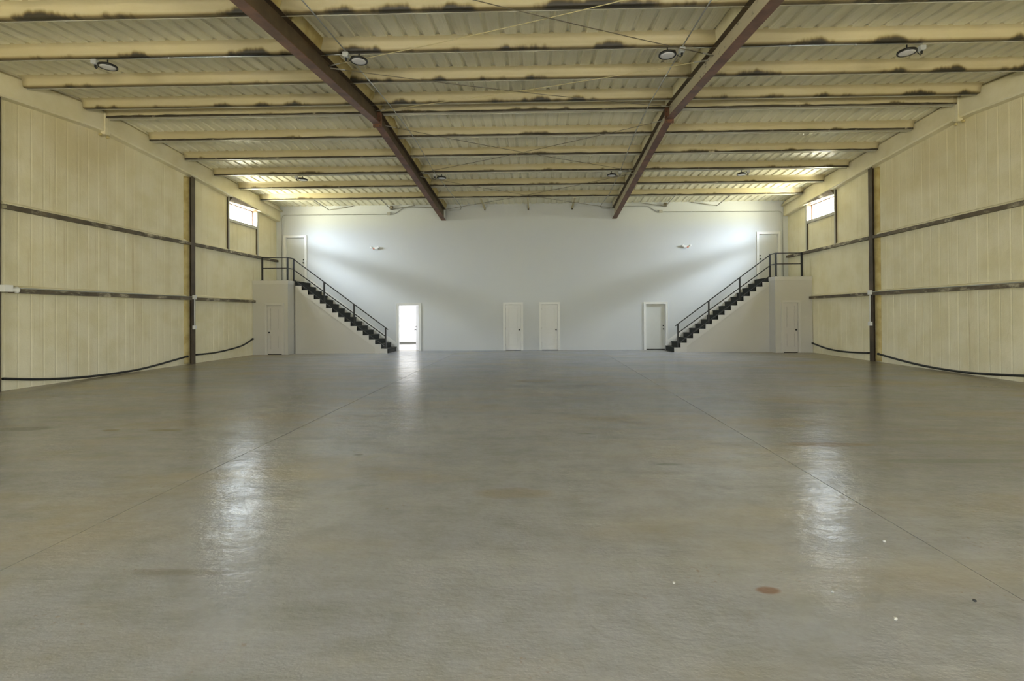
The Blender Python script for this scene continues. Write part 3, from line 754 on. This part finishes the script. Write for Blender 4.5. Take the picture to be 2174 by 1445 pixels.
# back wall conduits and boxes
conduit([(-11.17, -.03, 3.09), (-11.17, -.03, 6.155), (-6.36, -.03, 6.14)], 'wall conduit rising from the left landing and turning along the back wall', bend=.2, r=.014)
conduit([(-6.22, -.03, 6.14), (-6.02, -.03, 6.16), (-5.63, -.03, 6.42), (-3.95, -.03, 6.42)], 'offset conduit on the back wall between box and left rafter', bend=.1, clips=False, r=.014)
conduit([(11.19, -.03, 3.09), (11.19, -.03, 6.085), (5.93, -.03, 6.11)], 'wall conduit rising from the right landing and turning along the back wall', bend=.2, r=.014)
conduit([(5.78, -.03, 6.10), (5.70, -.03, 6.11), (5.31, -.03, 6.375), (3.95, -.03, 6.39)], 'offset conduit on the back wall between box and right rafter', bend=.1, clips=False, r=.014)
for x, z, nm in ((-6.29, 6.15, 'left'), (5.855, 6.12, 'right')):
    b = empty('wall_box', (x, 0, z - .06)); tag(b, f'small grey electrical box on the conduit high on the back wall, {nm} side', 'electrical box', 'boxes on the back wall conduits')
    MB().bevbox(x - .07, x + .07, -.06, -.002, z - .05, z + .07, .01).build('body', M['box_grey'], b)
    MB().box(x - .075, x + .075, -.066, -.06, z - .055, z + .075).build('cover', M['steel_grey'], b)

# side wall conduits on the lower girts, boxes on the columns
for sgn, nm in ((-1, 'left'), (1, 'right')):
    gx = sgn * (HW - .145)
    conduit([(gx, -11.8 if sgn < 0 else -11.9, 2.272), (gx, -5.90, 2.272)], f'thin conduit lying on the lower girt of the {nm} wall', r=.013, clips=False)
    bx = sgn * (HW - .155)
    b = empty('outlet_box', (bx, -5.78, 2.14)); tag(b, f'white switch box where girt meets column, {nm} wall', 'electrical box', 'white boxes on the columns')
    MB().box(bx - .04, bx + .04, -5.84, -5.72, 2.19, 2.33).build('body', M['box_white'], b)
    MB().box(bx - .03, bx + .03, -5.852, -5.84, 2.20, 2.32).build('cover', M['box_white'], b)
    conduit([(bx, -5.78, 2.19), (bx, -5.78, 1.30)], f'white drop conduit down the column, {nm} wall', r=.018, clips=False, mat='box_white', group='white drops on the columns')
    b = empty('outlet_box', (bx, -5.78, 1.2)); tag(b, f'white outlet box at the lower end of the drop conduit, {nm} wall', 'electrical box', 'white boxes on the columns')
    MB().box(bx - .04, bx + .04, -5.835, -5.725, 1.17, 1.30).build('body', M['box_white'], b)
    MB().box(bx - .03, bx + .03, -5.845, -5.835, 1.18, 1.29).build('cover', M['box_white'], b)
b = empty('wall_floodlight', (-11.25, -11.93, 2.2)); tag(b, 'white wall light with round head on the lower girt at the left frame edge', 'wall light')
MB().box(-11.34, -11.20, -12.06, -11.88, 2.18, 2.33).build('body', M['box_white'], b)
MB().lathe([(.03, 0), (.04, .05), (.07, .11), (.075, .13), (.05, .135)], (-11.25, -11.88, 2.23), 16, 'y').build('lamp_head', M['box_white'], b)

# black hoses drooping along the side walls
HOSE = {-1: [[(-11.93, .27), (-10.9, .13), (-9.56, .05), (-7.93, .07), (-5.99, .27)], [(-5.55, .29), (-4.34, .29), (-2.85, .42), (-2.02, .66)]],
        1: [[(-11.9, .25), (-10.93, .15), (-9.33, .05), (-7.69, .09), (-6.0, .26)], [(-5.55, .26), (-4.29, .20), (-3.1, .23), (-2.02, .38)]]}
for sgn, nm in ((-1, 'left'), (1, 'right')):
    for pts, wh in zip(HOSE[sgn], ('in front of the column', 'between column and landing')):
        root = empty('black_hose', (sgn * 11.39, pts[1][0], .03)); tag(root, f'black hose sagging low on the {nm} wall, {wh}', 'hose', 'black hoses along the walls')
        MB().tube(smooth_path([(sgn * 11.388, y, z) for y, z in pts], 8), .03, 10).build('pipe', M['rubber'], root)
        y, z = pts[-1] if pts[-1][0] > -3 else pts[0]
        e = MB()
        if pts[-1][0] > -3: e.lathe([(.034, -.04), (.042, -.03), (.042, .01), (.02, .015)], (sgn * 11.388, y, z), 12, 'y')
        else: e.lathe([(.034, -.03), (.038, -.02), (.038, .02), (.034, .03)], (sgn * 11.388, pts[-1][0] - .0, pts[-1][1]), 12, 'y')
        e.build('end_cap', M['rubber'], root)

# emergency lights on the back wall
for x, z, sgn, nm in ((-6.92, 4.60, 1, 'left'), (6.97, 4.55, -1, 'right')):
    b = empty('emergency_light', (x, 0, z)); tag(b, f'small white emergency light with two lamp heads on the back wall, {nm} side', 'emergency light', 'emergency lights')
    MB().bevbox(x - .13, x + .13, -.07, -.002, z - .04, z + .07, .02).build('body', M['trim'], b)
    for s in (-1, 1):
        MB().lathe([(.02, .0), (.035, -.02), (.05, -.07), (.052, -.08), (.03, -.078)], (x + s * .16, -.02, z + .05), 14, 'y').build('lamp_head', M['trim'], b)
    MB().box(x - sgn * .09, x - sgn * .01, -.074, -.07, z - .03, z + .0).build('indicator', M['red'], b)

# crumbs of debris on the floor
for (x, y, r, lab) in ((1.18, -19.79, .009, 'tiny pale pebble left of the rusty mark on the floor'), (2.07, -19.88, .010, 'tiny pale pebble right of the rusty mark on the floor'), (2.81, -19.21, .011, 'small grey pebble just left of the right saw-cut joint'), (2.25, -20.14, .011, 'small pale pebble lowest toward the right of the floor'), (2.81, -19.96, .010, 'tiny dark pebble near the lower end of the right joint')):
    m = MB(); n = 7
    prof = [(r * .6, 0), (r, r * .5), (r * .8, r * 1.0), (r * .3, r * 1.25)]
    m.lathe(prof, (x, y, .0), n, smooth=False)
    m.v = [(a + random.uniform(-.2, .2) * r, b_ + random.uniform(-.2, .2) * r, max(0, c_)) for a, b_, c_ in m.v]
    tag(m.build('pebble', M['black'] if 'dark' in lab else M['steel_grey']), lab, 'pebble', 'crumbs on the floor')

# ------------------------------------------------------------------ rod bracing of the middle bay
def rod(a, b, label, foam=False):
    A, B = Vector(a), Vector(b)
    root = empty('brace_rod', tuple((A + B) / 2)); tag(root, label, 'rod', 'crossed roof brace rods')
    n = 10; mid = [A.lerp(B, k / n) - Vector((0, 0, .05 * math.sin(math.pi * k / n))) for k in range(n + 1)]
    MB().tube(mid, .0075, 6).build('rod', M['rod_foam' if foam else 'rod'], root)
    for e, d in ((A, (B - A).normalized()), (B, (A - B).normalized())):
        MB().tube([e, e + d * .28], .014, 8).build('turnbuckle', M['steel_grey'], root)
RXI = 3.795
zr = lambda y: roof_z(y) - PD - .10
for (ya, yb, wh, fa, fb) in ((-17.0, -12.92, 'nearest the viewer', False, True), (-12.65, -9.75, 'in front of the roof peak', False, True), (-8.9, -5.0, 'just behind the roof peak', False, False), (-4.7, -.25, 'nearest the back wall', False, False)):
    rod((-RXI, ya, zr(ya)), (RXI, yb, zr(yb)), f'thin brace rod sloping back rightward, {wh}', fa)
    if ya < -15: ya, yb = -16.0, -12.72
    rod((RXI, ya, zr(ya) + .02), (-RXI, yb, zr(yb) + .02), f'thin brace rod sloping back leftward, {wh}', fb)

# braces between the last purlin and the back wall
YP = -PUR[0]; ZP = roof_z(YP) - PD - .01
for x, x2, wh in ((-8.95, -7.9, 'farther left of two'), (-6.15, -5.1, 'nearer the left rafter'), (6.04, 5.0, 'nearer the right rafter'), (8.28, 7.2, 'farther right of two')):
    b = empty('wall_brace', (x, -.1, ZP - .1)); tag(b, f'thin steel angle brace from purlin to back wall, {wh}', 'brace', 'angle braces at the top of the back wall')
    MB().tube([(x, YP, ZP), (x, -.16, 6.335)], .022, 4).build('strut', M['steel_grey'], b)
    MB().tube([(x, -.16, 6.335), (x2, -.04, 6.52)], .016, 4).build('stay', M['steel_grey'], b)
    if abs(x) < 7: MB().box(x - .06, x + .06, -.14, -.02, 6.33, 6.50).build('clip', M['steel_brown'], b)
for x, wh in ((-1.96, 'left'), (-.01, 'middle'), (1.94, 'right')):
    b = empty('purlin_strut', (x, -.1, 6.33)); tag(b, f'short foam-dusted strut from purlin to back wall, {wh} of three between the rafters', 'strut', 'short struts at the top of the back wall')
    m = MB(); a, c = (YP, ZP), (-.05, 6.36)
    m.prism([(a[0], a[1]), (a[0], a[1] - .05), (c[0], c[1] - .05), (c[0], c[1] + .03)], 'x', x - .03, x + .03)
    m.build('arm', M['rod_foam'], b)
    MB().box(x - .035, x + .035, -.05, -.002, 6.27, 6.40).build('clip', M['steel_brown'], b)
for sgn, nm in ((-1, 'left'), (1, 'right')):
    b = empty('eave_strut', (sgn * 11.16, -.6, 6.3)); tag(b, f'short foam-coated pipe in the top corner of the back wall, {nm} side', 'pipe', 'short foam-coated corner pipes')
    MB().tube([(sgn * 11.17, -1.55, 6.46), (sgn * 11.17, -.03, 6.33)], .045, 10).build('pipe', M['foam_band'], b)

# ------------------------------------------------------------------ light: daylight through windows and open doorways, added area light in the far room
w = bpy.data.worlds.new('sky'); S.world = w; w.use_nodes = True
nt = w.node_tree; nt.nodes.clear(); g = NG(nt)
out = g.n('ShaderNodeOutputWorld'); bg = g.n('ShaderNodeBackground'); tc = g.n('ShaderNodeTexCoord')
z = g.xyz(tc.outputs['Generated'])[2]
cr = g.n('ShaderNodeValToRGB'); g.link(g.math('ADD', g.math('MULTIPLY', z, .5), .5), cr.inputs[0])
el = cr.color_ramp.elements
STOPS = [(-90, (.38, .34, .24)), (-12, (.44, .41, .29)), (-1, (.36, .36, .27)), (3, (.30, .33, .36)), (10, (.43, .475, .53)), (16, (.54, .60, .665)), (19.5, (.24, .275, .32)), (23.5, (.24, .275, .32)), (28, (.84, .93, 1.03)), (45, (.96, 1.05, 1.17)), (90, (.92, 1.0, 1.15))]
for i, (a, c) in enumerate(STOPS):
    p = math.sin(math.radians(a)) * .5 + .5
    e = el[i] if i < 2 else el.new(p)
    e.position = p; e.color = (*[v * .62 for v in c], 1)
ax = g.math('ABSOLUTE', g.xyz(tc.outputs['Generated'])[0]); g.link(g.ramp(ax, .34, .74, 2.2, 8.0), bg.inputs[1]); g.link(cr.outputs[0], bg.inputs[0]); g.link(bg.outputs[0], out.inputs[0])

def area(name, loc, rot, sx, sy, power, col=(1, 1, 1)):
    l = bpy.data.lights.new(name, 'AREA'); l.shape = 'RECTANGLE'; l.size = sx; l.size_y = sy; l.energy = power; l.color = col
    o = bpy.data.objects.new(name, l); COL.objects.link(o); o.location = loc; o.rotation_euler = rot; return o
def portal(name, loc, rot, sx, sy):
    o = area(name, loc, rot, sx, sy, 1); o.data.cycles.is_portal = True
for sgn in (-1, 1): portal('window_portal', (sgn * (HW + .19), (WY0 + WY1) / 2, (WZ0 + WZ1) / 2), (0, sgn * math.pi / 2, 0), WZ1 - WZ0, WY1 - WY0)
for a, b in OPEN: portal('doorway_portal', ((a + b) / 2, FRONT - .19, 1.3), (math.pi / 2, 0, 0), b - a, 2.6)
area('far_room_fill', (-5.6, 2.8, RZ - .03), (0, 0, 0), 2.5, 2.5, 5.5, (1, .99, .95))  # area light without a fixture, added to brighten the far room

# ------------------------------------------------------------------ camera
FPX, CX, CY, YAW, PITCH, ROLL = 1089.708, 1112.893, 659.284, .0261, .0061, -.0061
cd = bpy.data.cameras.new('camera'); cam = bpy.data.objects.new('camera', cd); COL.objects.link(cam)
cy_, sy_ = math.cos(YAW), math.sin(YAW); cp, sp = math.cos(PITCH), math.sin(PITCH)
fw = Vector((-sy_ * cp, cy_ * cp, sp)); r0 = Vector((cy_, sy_, 0)); u0 = r0.cross(fw)
cr_, sr_ = math.cos(ROLL), math.sin(ROLL)
r2 = r0 * cr_ + u0 * sr_; u2 = u0 * cr_ - r0 * sr_
mt = Matrix((r2, u2, -fw)).transposed().to_4x4(); mt.translation = Vector((.3695, -22.9133, 1.6276))
cam.matrix_world = mt
cd.sensor_fit = 'HORIZONTAL'; cd.sensor_width = 36; cd.lens = FPX / 2174 * 36
cd.shift_x = (1087 - CX) / 2174; cd.shift_y = (CY - 722.5) / 2174
cd.clip_start = .05; cd.clip_end = 200
S.camera = cam

S.view_settings.view_transform = 'Standard'; S.view_settings.look = 'None'; S.view_settings.gamma = 1
S.view_settings.use_curve_mapping = False; S.view_settings.exposure = 5.96
cy = S.cycles
cy.max_bounces = 12; cy.diffuse_bounces = 8; cy.glossy_bounces = 4; cy.transparent_max_bounces = 8
cy.sample_clamp_indirect = 6; cy.denoising_prefilter = 'NONE'; cy.denoising_input_passes = 'RGB_ALBEDO_NORMAL'
cy.caustics_reflective = False; cy.caustics_refractive = False
